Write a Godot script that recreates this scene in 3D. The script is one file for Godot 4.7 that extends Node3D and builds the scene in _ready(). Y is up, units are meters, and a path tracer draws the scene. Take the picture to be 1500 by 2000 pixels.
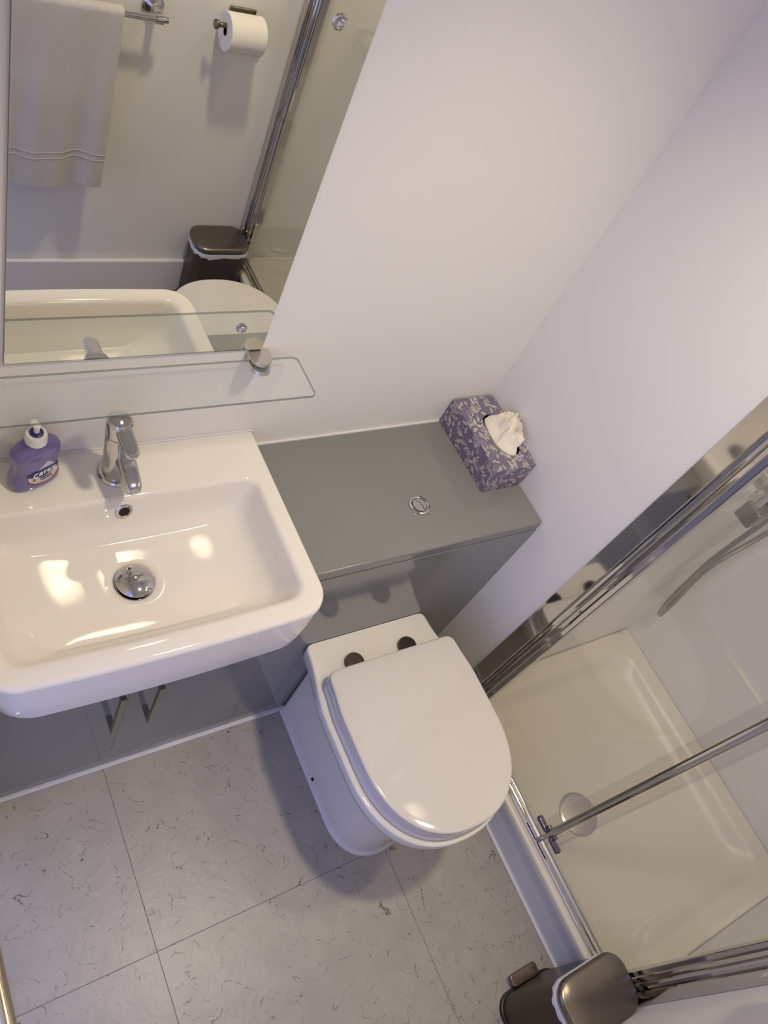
extends Node3D

# ---------------------------------------------------------------- geometry helpers
class MB:
	var v := PackedVector3Array()
	var uv := PackedVector2Array()
	var xf := Transform3D.IDENTITY
	func tri(a: Vector3, b: Vector3, c: Vector3) -> void:
		if a.is_equal_approx(b) or b.is_equal_approx(c) or a.is_equal_approx(c):
			return
		v.append(xf * a); v.append(xf * b); v.append(xf * c)
	func quad(a: Vector3, b: Vector3, c: Vector3, d: Vector3) -> void:
		tri(a, b, c); tri(a, c, d)
	func tri_uv(a: Vector3, b: Vector3, c: Vector3, ua: Vector2, ub: Vector2, uc: Vector2) -> void:
		v.append(xf * a); v.append(xf * b); v.append(xf * c)
		uv.append(ua); uv.append(ub); uv.append(uc)
	func cap(r: PackedVector3Array, up: bool) -> void:
		var c := Vector3.ZERO
		for p in r:
			c += p
		c /= r.size()
		for i in r.size():
			var a := r[i]
			var b := r[(i + 1) % r.size()]
			if up:
				tri(c, a, b)
			else:
				tri(c, b, a)
	func loft(rings: Array, cap0 := true, cap1 := true, closed := true) -> void:
		for k in rings.size() - 1:
			var p: PackedVector3Array = rings[k]
			var q: PackedVector3Array = rings[k + 1]
			var n := p.size()
			for i in (n if closed else n - 1):
				var j := (i + 1) % n
				quad(p[i], p[j], q[j], q[i])
		if cap0:
			cap(rings[0], false)
		if cap1:
			cap(rings[-1], true)
	func lathe(profile: Array, segs := 32, at := Vector3.ZERO) -> void:
		var rings := []
		for p in profile:
			var r := PackedVector3Array()
			for i in segs:
				var a := TAU * i / segs
				r.append(at + Vector3(p.x * cos(a), p.y, -p.x * sin(a)))
			rings.append(r)
		loft(rings)
	func tube(path: PackedVector3Array, rad: float, segs := 12) -> void:
		var rings := []
		var up := Vector3(0.123, 0.97, 0.21)
		for i in path.size():
			var t := (path[mini(i + 1, path.size() - 1)] - path[maxi(i - 1, 0)]).normalized()
			var s := up.cross(t)
			if s.length() < 0.01:
				s = Vector3(1, 0, 0.2).cross(t)
			s = s.normalized()
			up = t.cross(s)
			var r := PackedVector3Array()
			for k in segs:
				var a := TAU * k / segs
				r.append(path[i] + (s * cos(a) + up * sin(a)) * rad)
			rings.append(r)
		loft(rings)
	# box with rounded plan corners (rp) and rounded top and bottom edges (re)
	func rbox(lo: Vector3, hi: Vector3, rp := 0.003, re := 0.002, n := 3) -> void:
		var c := (lo + hi) / 2
		var h := (hi - lo) / 2
		var rings := []
		var m := 3
		for k in m + 1:
			var a := PI / 2 * k / m
			var ins := re * (1 - sin(a))
			rings.append(rr(c.x, c.z, h.x - ins, h.z - ins, maxf(rp - ins, 0.0002), lo.y + re * (1 - cos(a)), n))
		for k in m + 1:
			var a := PI / 2 * k / m
			var ins := re * (1 - cos(a))
			rings.append(rr(c.x, c.z, h.x - ins, h.z - ins, maxf(rp - ins, 0.0002), hi.y - re * (1 - sin(a)), n))
		loft(rings)
	static func rr(cx: float, cz: float, hx: float, hz: float, r: float, y: float, n := 4, e := 0) -> PackedVector3Array:
		var out := PackedVector3Array()
		r = minf(r, minf(hx, hz))
		var cs := [Vector2(hx - r, hz - r), Vector2(-hx + r, hz - r), Vector2(-hx + r, -hz + r), Vector2(hx - r, -hz + r)]
		for k in 4:
			for i in n + 1:
				var a := PI / 2 * k + PI / 2 * i / n
				out.append(Vector3(cx + cs[k].x + r * cos(a), y, cz + cs[k].y + r * sin(a)))
			if e > 0:
				var p := out[-1]
				var a2 := PI / 2 * ((k + 1) % 4)
				var c2: Vector2 = cs[(k + 1) % 4]
				var q := Vector3(cx + c2.x + r * cos(a2), y, cz + c2.y + r * sin(a2))
				for i in e:
					out.append(p.lerp(q, (i + 1.0) / (e + 1.0)))
		return out
	func mesh(angle := 35.0, orient := true) -> ArrayMesh:
		var n := v.size()
		if orient:
			var vol := 0.0
			var o := v[0]
			for i in range(0, n, 3):
				vol += (v[i] - o).dot((v[i + 1] - o).cross(v[i + 2] - o))
			if vol < 0:
				for i in range(0, n, 3):
					var t := v[i + 1]; v[i + 1] = v[i + 2]; v[i + 2] = t
					if uv.size() == n:
						var u := uv[i + 1]; uv[i + 1] = uv[i + 2]; uv[i + 2] = u
		var fn := PackedVector3Array()
		var at := {}
		for i in range(0, n, 3):
			fn.append((v[i + 1] - v[i]).cross(v[i + 2] - v[i]))
			for k in 3:
				var key := Vector3i((v[i + k] * 50000.0).round())
				if not at.has(key):
					at[key] = PackedInt32Array()
				at[key].append(i / 3)
		var lim := cos(deg_to_rad(angle))
		var pos := PackedVector3Array()
		var nor := PackedVector3Array()
		var uvs := PackedVector2Array()
		for i in range(0, n, 3):
			var f := i / 3
			var me := fn[f].normalized()
			for k in [0, 2, 1]:
				var key := Vector3i((v[i + k] * 50000.0).round())
				var s := Vector3.ZERO
				for g in at[key]:
					if me.dot(fn[g].normalized()) >= lim:
						s += fn[g]
				pos.append(v[i + k])
				nor.append(s.normalized() if s.length() > 0 else me)
				if uv.size() == n:
					uvs.append(uv[i + k])
		var arr := []
		arr.resize(Mesh.ARRAY_MAX)
		arr[Mesh.ARRAY_VERTEX] = pos
		arr[Mesh.ARRAY_NORMAL] = nor
		if uvs.size() == n:
			arr[Mesh.ARRAY_TEX_UV] = uvs
		var m := ArrayMesh.new()
		m.add_surface_from_arrays(Mesh.PRIMITIVE_TRIANGLES, arr)
		return m

var used := {}

func numbered(called: String) -> String:
	var n: int = used.get(called, 0)
	used[called] = n + 1
	return called if n == 0 else "%s_%03d" % [called, n]

func obj(called: String, m: Mesh, material: Material, parent: Node = null) -> MeshInstance3D:
	var o := MeshInstance3D.new()
	o.name = called if parent else numbered(called)
	o.mesh = m
	o.material_override = material
	o.cast_shadow = GeometryInstance3D.SHADOW_CASTING_SETTING_ON
	(parent if parent else self).add_child(o, true)
	return o

func struct(called: String, m: Mesh, material: Material, label: String, category: String) -> MeshInstance3D:
	var o := obj(called, m, material)
	o.set_meta("kind", "structure"); o.set_meta("label", label); o.set_meta("category", category)
	return o

func thing(called: String, label: String, category: String, at := Vector3.ZERO, turn := 0.0, group := "") -> Node3D:
	var o := Node3D.new()
	o.name = numbered(called)
	add_child(o, true)
	o.position = at
	o.rotation.y = turn
	o.set_meta("label", label); o.set_meta("category", category)
	if group:
		o.set_meta("group", group)
	return o

func mat(c: Color, rough := 0.5, metal := 0.0) -> StandardMaterial3D:
	var m := StandardMaterial3D.new()
	m.albedo_color = c
	m.roughness = rough
	m.metallic = metal
	return m

func rgb(r: float, g: float, b: float) -> Color:
	return Color(r / 255.0, g / 255.0, b / 255.0)

func pane(c: Color, alpha: float) -> StandardMaterial3D:
	var m := mat(Color(c.r, c.g, c.b, alpha), 0.02)
	m.transparency = BaseMaterial3D.TRANSPARENCY_ALPHA
	return m

func box(lo: Vector3, hi: Vector3, rp := 0.002, re := 0.002) -> ArrayMesh:
	var b := MB.new()
	b.rbox(lo, hi, rp, re, 2)
	return b.mesh()

func plain(lo: Vector3, hi: Vector3) -> ArrayMesh:
	var b := MB.new()
	b.rbox(lo, hi, 0.0002, 0.0002, 1)
	return b.mesh()

func tube(path: PackedVector3Array, r: float, segs := 12) -> ArrayMesh:
	var b := MB.new()
	b.tube(path, r, segs)
	return b.mesh()

func lathe(profile: Array, at := Vector3.ZERO, xf := Transform3D.IDENTITY, segs := 32) -> ArrayMesh:
	var b := MB.new()
	b.xf = Transform3D(xf.basis, at)
	b.lathe(profile, segs)
	return b.mesh()

# turns the lathe's axis (y) towards z or x
const TO_Z := Transform3D(Vector3(1, 0, 0), Vector3(0, 0, 1), Vector3(0, -1, 0), Vector3.ZERO)
const TO_X := Transform3D(Vector3(0, -1, 0), Vector3(1, 0, 0), Vector3(0, 0, 1), Vector3.ZERO)

func smooth(a: float, b: float, x: float) -> float:
	return smoothstep(a, b, x)

# ---------------------------------------------------------------- textures
func floor_image(sd: int) -> Image:
	var n := 1024
	var warp := FastNoiseLite.new(); warp.seed = sd; warp.frequency = 0.007; warp.fractal_octaves = 4
	var vein := FastNoiseLite.new(); vein.seed = sd + 1; vein.frequency = 0.0055; vein.fractal_octaves = 2
	var vein2 := FastNoiseLite.new(); vein2.seed = sd + 2; vein2.frequency = 0.0062; vein2.fractal_octaves = 2
	var mask := FastNoiseLite.new(); mask.seed = sd + 3; mask.frequency = 0.0075; mask.fractal_octaves = 2
	var crumb := FastNoiseLite.new(); crumb.seed = sd + 4; crumb.frequency = 0.085; crumb.fractal_octaves = 2
	var cloud := FastNoiseLite.new(); cloud.seed = sd + 5; cloud.frequency = 0.006; cloud.fractal_octaves = 5
	var grain := FastNoiseLite.new(); grain.seed = sd + 6; grain.frequency = 0.25; grain.fractal_octaves = 2
	var data := PackedByteArray()
	data.resize(n * n * 3)
	var k := 0
	for y in n:
		for x in n:
			var wx := x + 46.0 * warp.get_noise_2d(x, y)
			var wy := y + 46.0 * warp.get_noise_2d(x + 700, y + 300)
			var a := absf(vein.get_noise_2d(wx, wy))
			var d := 0.0
			var mk := mask.get_noise_2d(x, y)
			if a < 0.03:
				var br := smoothstep(-0.18, 0.25, crumb.get_noise_2d(x, y))
				d = smoothstep(0.026, 0.003, a) * smoothstep(-0.26, 0.16, mk) * (0.20 + 0.80 * br)
			var a2 := absf(vein2.get_noise_2d(wx + 90, wy))
			if a2 < 0.03:
				d = maxf(d, 0.85 * smoothstep(0.026, 0.0, a2) * smoothstep(-0.10, 0.30, -mk) * smoothstep(-0.1, 0.35, crumb.get_noise_2d(x + 500, y)))
			var c := 0.5 + 0.5 * cloud.get_noise_2d(x, y)
			var g := 1.0 + 0.045 * (c - 0.5) * 2.0 + 0.02 * grain.get_noise_2d(x, y)
			var r := 166.0 * g
			var gg := 161.0 * g
			var b := 154.0 * g
			data[k] = int(lerpf(r, 74, d * 0.94)); data[k + 1] = int(lerpf(gg, 70, d * 0.94)); data[k + 2] = int(lerpf(b, 67, d * 0.94))
			k += 3
	return Image.create_from_data(n, n, false, Image.FORMAT_RGB8, data)

# purple paper printed with pale curling leaves
func leaf_image() -> Image:
	var n := 512
	var im := Image.create(n, n, false, Image.FORMAT_RGB8)
	var base := rgb(116, 107, 132)
	im.fill(base)
	var rng := RandomNumberGenerator.new()
	rng.seed = 7
	var pale := rgb(205, 197, 192)
	for k in 210:
		var c := Vector2(rng.randf() * n, rng.randf() * n)
		var ang := rng.randf() * TAU
		var ln := rng.randf_range(34, 66)
		var bend := rng.randf_range(-1.6, 1.6)
		var wide := rng.randf_range(0.22, 0.36) * ln
		# the leaf's field of purple, its pale outline, midrib and side veins
		for s in 140:
			var t := s / 139.0
			var a := ang + bend * t
			var p := c + Vector2.from_angle(ang + bend * t * 0.5) * ln * t
			var w := wide * sin(PI * pow(t, 0.75))
			var nrm := Vector2.from_angle(a + PI / 2)
			for q in range(-int(w), int(w) + 1):
				var pp := p + nrm * q
				var edge := absf(absf(q) - w) < 2.4
				var rib := absi(q) < 2
				var side := fposmod(t * ln - absf(q) * 0.7, 7.5) < 3.9
				var col := base.darkened(0.12)
				if edge:
					col = base.darkened(0.34)
				elif rib or side:
					col = pale
				elif wide < 0.28 * ln:
					col = rgb(172, 162, 174)
				im.set_pixel(posmod(int(pp.x), n), posmod(int(pp.y), n), col)
	for k in 40:                                         # curling stems
		var p := Vector2(rng.randf() * n, rng.randf() * n)
		var a := rng.randf() * TAU
		var curl := rng.randf_range(-0.09, 0.09)
		for s in 70:
			p += Vector2.from_angle(a) * 1.2
			a += curl
			im.fill_rect(Rect2i(posmod(int(p.x), n - 3), posmod(int(p.y), n - 3), 3, 3), rgb(190, 182, 188))
	for k in 130:                                        # small berries
		var p := Vector2i(rng.randi() % (n - 6), rng.randi() % (n - 6))
		im.fill_rect(Rect2i(p.x, p.y + 1, 5, 3), pale)
		im.fill_rect(Rect2i(p.x + 1, p.y, 3, 5), pale)
	im.generate_mipmaps()
	return im

func noise_normal(freq: float, strength: float, sd: int, size := 512) -> NoiseTexture2D:
	var f := FastNoiseLite.new()
	f.seed = sd; f.frequency = freq; f.fractal_octaves = 3
	var t := NoiseTexture2D.new()
	t.width = size; t.height = size
	t.seamless = true
	t.noise = f
	t.as_normal_map = true
	t.bump_strength = strength
	return t

# ---------------------------------------------------------------- the place, in metres
const WORK := 0.738        # worktop height
const FRONT := 0.308       # cabinet fronts
const XR := 1.222          # right wall beside the cistern; the shower front stands in the same plane
const DEEP := 1.251        # opposite wall
const XL := 0.078          # left wall with the doorway
const ZS := 0.45           # shower starts here
const XF := 1.912          # far wall of the shower
const HIGH := 2.4
const RIM := 0.787         # basin rim

var chrome: StandardMaterial3D
var steel: StandardMaterial3D
var ceramic: StandardMaterial3D
var wall_paint: StandardMaterial3D
var gloss_grey: StandardMaterial3D
var sealant: StandardMaterial3D
var glass_edge: StandardMaterial3D

func _ready() -> void:
	# camera
	var cam := Camera3D.new()
	cam.name = "camera"
	add_child(cam)
	cam.transform = Transform3D(Basis(Vector3(0.82983, 0.36638, 0.42089), Vector3(0.16492, 0.55954, -0.81223), Vector3(-0.53309, 0.74343, 0.40390)).orthonormalized(), Vector3(0.0, 1.93007, 0.85247))
	cam.fov = rad_to_deg(2.0 * atan(1000.0 / 1572.0))
	cam.near = 0.02
	cam.current = true
	# daylight in the hall beyond the doorway
	var we := WorldEnvironment.new()
	we.name = "environment"
	var env := Environment.new()
	env.background_mode = Environment.BG_COLOR
	env.background_color = Color(0.71, 0.735, 0.98)
	env.background_energy_multiplier = 1.5
	env.tonemap_mode = Environment.TONE_MAPPER_LINEAR
	env.tonemap_exposure = 1.0
	env.sdfgi_enabled = true
	env.ssao_enabled = true
	env.ssil_enabled = true
	we.environment = env
	add_child(we)

	# materials
	chrome = mat(Color(0.80, 0.79, 0.78), 0.06, 1.0)
	steel = mat(Color(0.50, 0.46, 0.43), 0.32, 1.0)
	ceramic = mat(Color(0.905, 0.885, 0.855), 0.06)
	wall_paint = mat(Color(0.93, 0.919, 0.90), 0.55)
	gloss_grey = mat(Color(0.50, 0.505, 0.50), 0.09)
	sealant = mat(Color(0.86, 0.85, 0.85), 0.4)
	glass_edge = pane(Color(0.13, 0.26, 0.23), 0.58)

	build_lamp(Vector3(0.80, HIGH, 0.64), "round recessed downlight in the white ceiling above the toilet", 1.44)
	build_lamp(Vector3(1.58, HIGH, 0.85), "round recessed downlight in the ceiling above the shower tray", 0.58)
	build_room()
	build_floor()
	build_cabinets()
	build_basin()
	build_toilet()
	build_shower()
	build_mirror()
	build_shelf()
	build_tap()
	build_soap()
	build_tissue_box()
	build_bin()
	build_opposite_wall_things()

# ---------------------------------------------------------------- lamp
func build_lamp(at: Vector3, label: String, power: float) -> void:
	var t := thing("ceiling_light", label, "ceiling light", at, 0.0, "recessed downlights")
	var b := MB.new()
	b.lathe([Vector2(0.064, -0.001), Vector2(0.066, -0.005), Vector2(0.078, -0.004), Vector2(0.080, 0.0), Vector2(0.080, 0.003), Vector2(0.064, 0.003)], 40)
	obj("bezel", b.mesh(), mat(Color(0.9, 0.9, 0.9), 0.3), t)
	var e := mat(Color(1, 0.95, 0.88), 0.4)
	e.emission_enabled = true
	e.emission = Color(1.0, 0.90, 0.76)
	e.emission_energy_multiplier = 26.0
	b = MB.new()
	b.lathe([Vector2(0, -0.002), Vector2(0.064, -0.002), Vector2(0.064, 0.002), Vector2(0, 0.002)], 40)
	obj("diffuser", b.mesh(), e, t)
	var l := SpotLight3D.new()
	l.name = "lamp_light"
	t.add_child(l)
	l.position = Vector3(0, -0.09, 0)
	l.rotation.x = -PI / 2
	l.light_color = Color(1.0, 0.945, 0.825)
	l.light_energy = power
	l.light_size = 0.06
	l.spot_angle = 49.0
	l.spot_angle_attenuation = 1.0
	l.spot_range = 8.0
	l.spot_attenuation = 2.0
	l.shadow_enabled = true

# ---------------------------------------------------------------- room shell
func build_room() -> void:
	struct("wall_back", plain(Vector3(-0.04, 0, -0.12), Vector3(XR + 0.2, HIGH, 0)), wall_paint, "smooth white wall behind the basin, mirror and grey cistern unit", "wall")
	struct("wall_right", plain(Vector3(XR, 0, 0.0), Vector3(2.03, HIGH, ZS)), wall_paint, "white side wall running from the tissue box to the chrome shower frame", "wall")
	struct("wall_front", plain(Vector3(-0.04, 0, DEEP), Vector3(2.03, HIGH, DEEP + 0.12)), wall_paint, "white wall with towel rail and paper holder, seen in the mirror", "wall")
	struct("wall_far", plain(Vector3(XF, 0, ZS), Vector3(2.03, HIGH, DEEP)), wall_paint, "pale wall at the far side of the shower tray", "wall")
	# the left wall has the doorway in which the photographer stands
	var b := MB.new()
	b.rbox(Vector3(-0.04, 0, 0), Vector3(XL, HIGH, 0.41), 0.0002, 0.0002, 1)
	b.rbox(Vector3(-0.04, 2.04, 0.41), Vector3(XL, HIGH, DEEP), 0.0002, 0.0002, 1)
	b.rbox(Vector3(-0.04, 0, 1.20), Vector3(XL, 2.04, DEEP), 0.0002, 0.0002, 1)
	struct("wall_left", b.mesh(), wall_paint, "white wall left of the basin with the open doorway", "wall")
	struct("ceiling", plain(Vector3(-1.1, HIGH, -0.12), Vector3(2.03, HIGH + 0.1, DEEP + 0.12)), mat(Color(0.95, 0.945, 0.94), 0.7), "plain white ceiling above the bathroom", "ceiling")
	# skirting along the opposite wall: a flat board with a rounded top
	b = MB.new()
	b.rbox(Vector3(XL, 0, DEEP - 0.018), Vector3(1.205, 0.130, DEEP), 0.002, 0.006, 2)
	struct("baseboard_front", b.mesh(), mat(Color(0.88, 0.87, 0.865), 0.3), "white skirting board along the opposite wall beside the bin", "baseboard")
	# sealant beads where fronts meet the floor
	struct("trim_1", box(Vector3(XL, 0.0, FRONT - 0.002), Vector3(0.812, 0.006, FRONT + 0.0095), 0.002, 0.002), sealant, "white sealant bead between grey cabinet fronts and marbled floor", "trim")
	struct("trim_2", box(Vector3(XR - 0.015, 0.0, ZS), Vector3(XR - 0.004, 0.005, DEEP), 0.002, 0.002), sealant, "thin white sealant line along the foot of the shower plinth", "trim")
	# threshold bar of the doorway
	b = MB.new()
	var r := []
	for z in [0.415, 1.195]:
		var p := PackedVector3Array()
		for i in 13:
			var a := PI * i / 12
			p.append(Vector3(0.058 + 0.018 * cos(a), 0.0005 + 0.011 * sin(a), z))
		r.append(p)
	b.loft(r)
	var t := obj("threshold_bar", b.mesh(), mat(Color(0.84, 0.76, 0.62), 0.12, 1.0))
	t.set_meta("label", "shiny domed metal threshold bar on the floor at the doorway"); t.set_meta("category", "threshold bar")

func build_floor() -> void:
	var root := struct("floor", plain(Vector3(-1.4, -0.08, -0.12), Vector3(2.03, -0.0015, DEEP + 0.12)), mat(Color(0.50, 0.49, 0.47), 0.7), "marbled light grey vinyl tile floor with thin dark joints", "floor")
	var ims := [ImageTexture.create_from_image(floor_image(11)), ImageTexture.create_from_image(floor_image(47))]
	var bump := noise_normal(0.05, 1.5, 3)
	var mats := []
	for i in 2:
		var m := mat(Color(1, 1, 1), 0.36)
		m.albedo_texture = ims[i]
		m.normal_enabled = true
		m.normal_texture = bump
		m.normal_scale = 0.12
		mats.append(m)
	var xs := [-0.04, 0.3505, 0.918, 1.222]
	var zs := [0.15, 0.7205, DEEP]
	var k := 0
	for i in 3:
		for j in 2:
			var b := MB.new()
			var lo := Vector3(xs[i] + 0.0002, -0.0014, zs[j] + 0.0002)
			var hi := Vector3(xs[i + 1] - 0.0002, 0.0, zs[j + 1] - 0.0002)
			var e := 0.0006
			var top := [Vector3(lo.x + e, 0, lo.z + e), Vector3(hi.x - e, 0, lo.z + e), Vector3(hi.x - e, 0, hi.z - e), Vector3(lo.x + e, 0, hi.z - e)]
			var low := [Vector3(lo.x, lo.y, lo.z), Vector3(hi.x, lo.y, lo.z), Vector3(hi.x, lo.y, hi.z), Vector3(lo.x, lo.y, hi.z)]
			var off := Vector2(0.37 * i + 0.21 * j, 0.13 * i + 0.45 * j)
			var uvf := func(p: Vector3) -> Vector2:
				var q := Vector2(p.x, p.z) / 0.56 + off
				return q if (i + j) % 2 == 0 else Vector2(q.y, -q.x)
			for f in [[top[0], top[3], top[2]], [top[0], top[2], top[1]]]:
				b.tri_uv(f[0], f[1], f[2], uvf.call(f[0]), uvf.call(f[1]), uvf.call(f[2]))
			for s in 4:
				var a: Vector3 = top[s]; var c: Vector3 = top[(s + 1) % 4]; var d: Vector3 = low[(s + 1) % 4]; var g: Vector3 = low[s]
				b.tri_uv(a, c, d, uvf.call(a), uvf.call(c), uvf.call(d))
				b.tri_uv(a, d, g, uvf.call(a), uvf.call(d), uvf.call(g))
			obj("floor_tile", b.mesh(20, false), mats[(i + 2 * j) % 2], root)
			k += 1

# ---------------------------------------------------------------- grey furniture
func build_cabinets() -> void:
	# vanity under the basin: carcass, two doors, plinth
	var t := thing("vanity_cabinet", "glossy blue-grey cabinet under the basin with two doors and bar handles", "cabinet", Vector3(0.36, 0, 0))
	var x0 := XL + 0.004 - 0.36
	var x1 := 0.652 - 0.36
	obj("carcass", plain(Vector3(x0, 0.0, 0.002), Vector3(x1, 0.670, FRONT - 0.020)), gloss_grey, t)
	obj("plinth", plain(Vector3(x0, 0.0, FRONT - 0.019), Vector3(x1, 0.098, FRONT)), gloss_grey, t)
	var mid := 0.0
	for s in 2:
		var a := x0 + 0.001 if s == 0 else mid + 0.0002
		var c := mid - 0.0002 if s == 0 else x1 - 0.0002
		var d := obj("door", box(Vector3(a, 0.0988, FRONT - 0.019), Vector3(c, 0.669, FRONT), 0.0004, 0.0004), gloss_grey, t)
		# square D handle standing off the door
		var hx := -0.030 if s == 0 else 0.042
		var w := 0.0055
		var h := MB.new()
		h.rbox(Vector3(hx - w, 0.316, FRONT + 0.028), Vector3(hx + w, 0.486, FRONT + 0.037), 0.001, 0.001, 2)
		h.rbox(Vector3(hx - w, 0.316, FRONT), Vector3(hx + w, 0.324, FRONT + 0.030), 0.001, 0.001, 2)
		h.rbox(Vector3(hx - w, 0.478, FRONT), Vector3(hx + w, 0.486, FRONT + 0.030), 0.001, 0.001, 2)
		obj("handle", h.mesh(), mat(Color(0.62, 0.60, 0.56), 0.22, 1.0), d).set_meta("label", "square brushed metal bar handle")
	# boxed-in cistern beside it
	t = thing("cistern_unit", "glossy grey boxed cistern front panel behind the toilet", "cabinet", Vector3(0.94, 0, 0))
	obj("front_panel", plain(Vector3(0.6523 - 0.94, 0.0, FRONT - 0.019), Vector3(XR - 0.001 - 0.94, 0.7085, FRONT)), gloss_grey, t)
	obj("carcass", plain(Vector3(0.654 - 0.94, 0.0, 0.002), Vector3(XR - 0.002 - 0.94, 0.700, FRONT - 0.020)), gloss_grey, t)
	# worktop
	var b := MB.new()
	b.rbox(Vector3(0.6395, 0.709, 0.001), Vector3(XR - 0.001, WORK, FRONT - 0.001), 0.003, 0.005, 3)
	var o := obj("worktop", b.mesh(), gloss_grey)
	o.set_meta("label", "smooth grey laminate worktop over the cistern, between basin and white wall"); o.set_meta("category", "worktop")
	var w2 := obj("worktop_sealant", box(Vector3(0.6395, WORK - 0.001, 0.0), Vector3(XR - 0.116, WORK + 0.004, 0.005), 0.001, 0.001), sealant, o)
	w2.set_meta("label", "thin white sealant line")
	# flush button: ring and two half buttons
	t = thing("flush_button", "round chrome dual flush button set in the grey worktop", "flush button", Vector3(0.9405, WORK, 0.2065), 0.35)
	b = MB.new()
	b.lathe([Vector2(0.0165, 0.0), Vector2(0.0170, 0.0035), Vector2(0.0195, 0.0045), Vector2(0.0228, 0.0032), Vector2(0.0237, 0.0), Vector2(0.0165, 0.0)], 40)
	obj("ring", b.mesh(), chrome, t)
	for s in 2:
		b = MB.new()
		var pts := PackedVector3Array()
		var top := PackedVector3Array()
		# an S curve divides the disc into a smaller and a larger button
		for i in 25:
			var a := -PI / 2 + PI * i / 24 + (PI if s == 1 else 0.0)
			pts.append(Vector3(0.0155 * cos(a), 0, 0.0155 * sin(a)))
		for i in range(1, 12):
			var q := 0.0155 * (1 - i / 6.0) * (1 if s == 0 else -1)
			pts.append(Vector3(0.0045 * cos(q / 0.0155 * PI / 2) + (0.0007 if s == 0 else -0.0007), 0, q))
		for p in pts:
			top.append(Vector3(p.x, 0.0036, p.z))
		b.loft([pts, top])
		obj("button", b.mesh(), chrome, t)
	b = MB.new()
	b.lathe([Vector2(0.0, 0.0), Vector2(0.0166, 0.0), Vector2(0.0166, 0.0012), Vector2(0.0, 0.0012)], 32)
	obj("button_well", b.mesh(), mat(Color(0.12, 0.11, 0.1), 0.5), t)

# ---------------------------------------------------------------- basin
func basin_ring(x0: float, x1: float, z0: float, z1: float, rb: float, rf: float, y: float, bow := 0.0) -> PackedVector3Array:
	var out := PackedVector3Array()
	var n := 8
	var e := 10
	var cs := [Vector3(x1 - rf, z1 - rf, rf), Vector3(x0 + rf, z1 - rf, rf), Vector3(x0 + rb, z0 + rb, rb), Vector3(x1 - rb, z0 + rb, rb)]
	for k in 4:
		var c: Vector3 = cs[k]
		for i in n + 1:
			var a := PI / 2 * k + PI / 2 * i / n
			out.append(Vector3(c.x + c.z * cos(a), y, c.y + c.z * sin(a)))
		var c2: Vector3 = cs[(k + 1) % 4]
		var a2 := PI / 2 * (k + 1)
		var p := out[-1]
		var q := Vector3(c2.x + c2.z * cos(a2), y, c2.y + c2.z * sin(a2))
		for i in e:
			out.append(p.lerp(q, (i + 1.0) / (e + 1.0)))
	if bow != 0.0:
		var xm := (x0 + x1) / 2
		for i in out.size():
			var p := out[i]
			var u := (p.x - xm) / ((x1 - x0) / 2)
			var f := clampf((p.z - z0) / (z1 - z0), 0, 1)
			out[i].z += bow * (1 - u * u) * f * f
	return out

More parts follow.
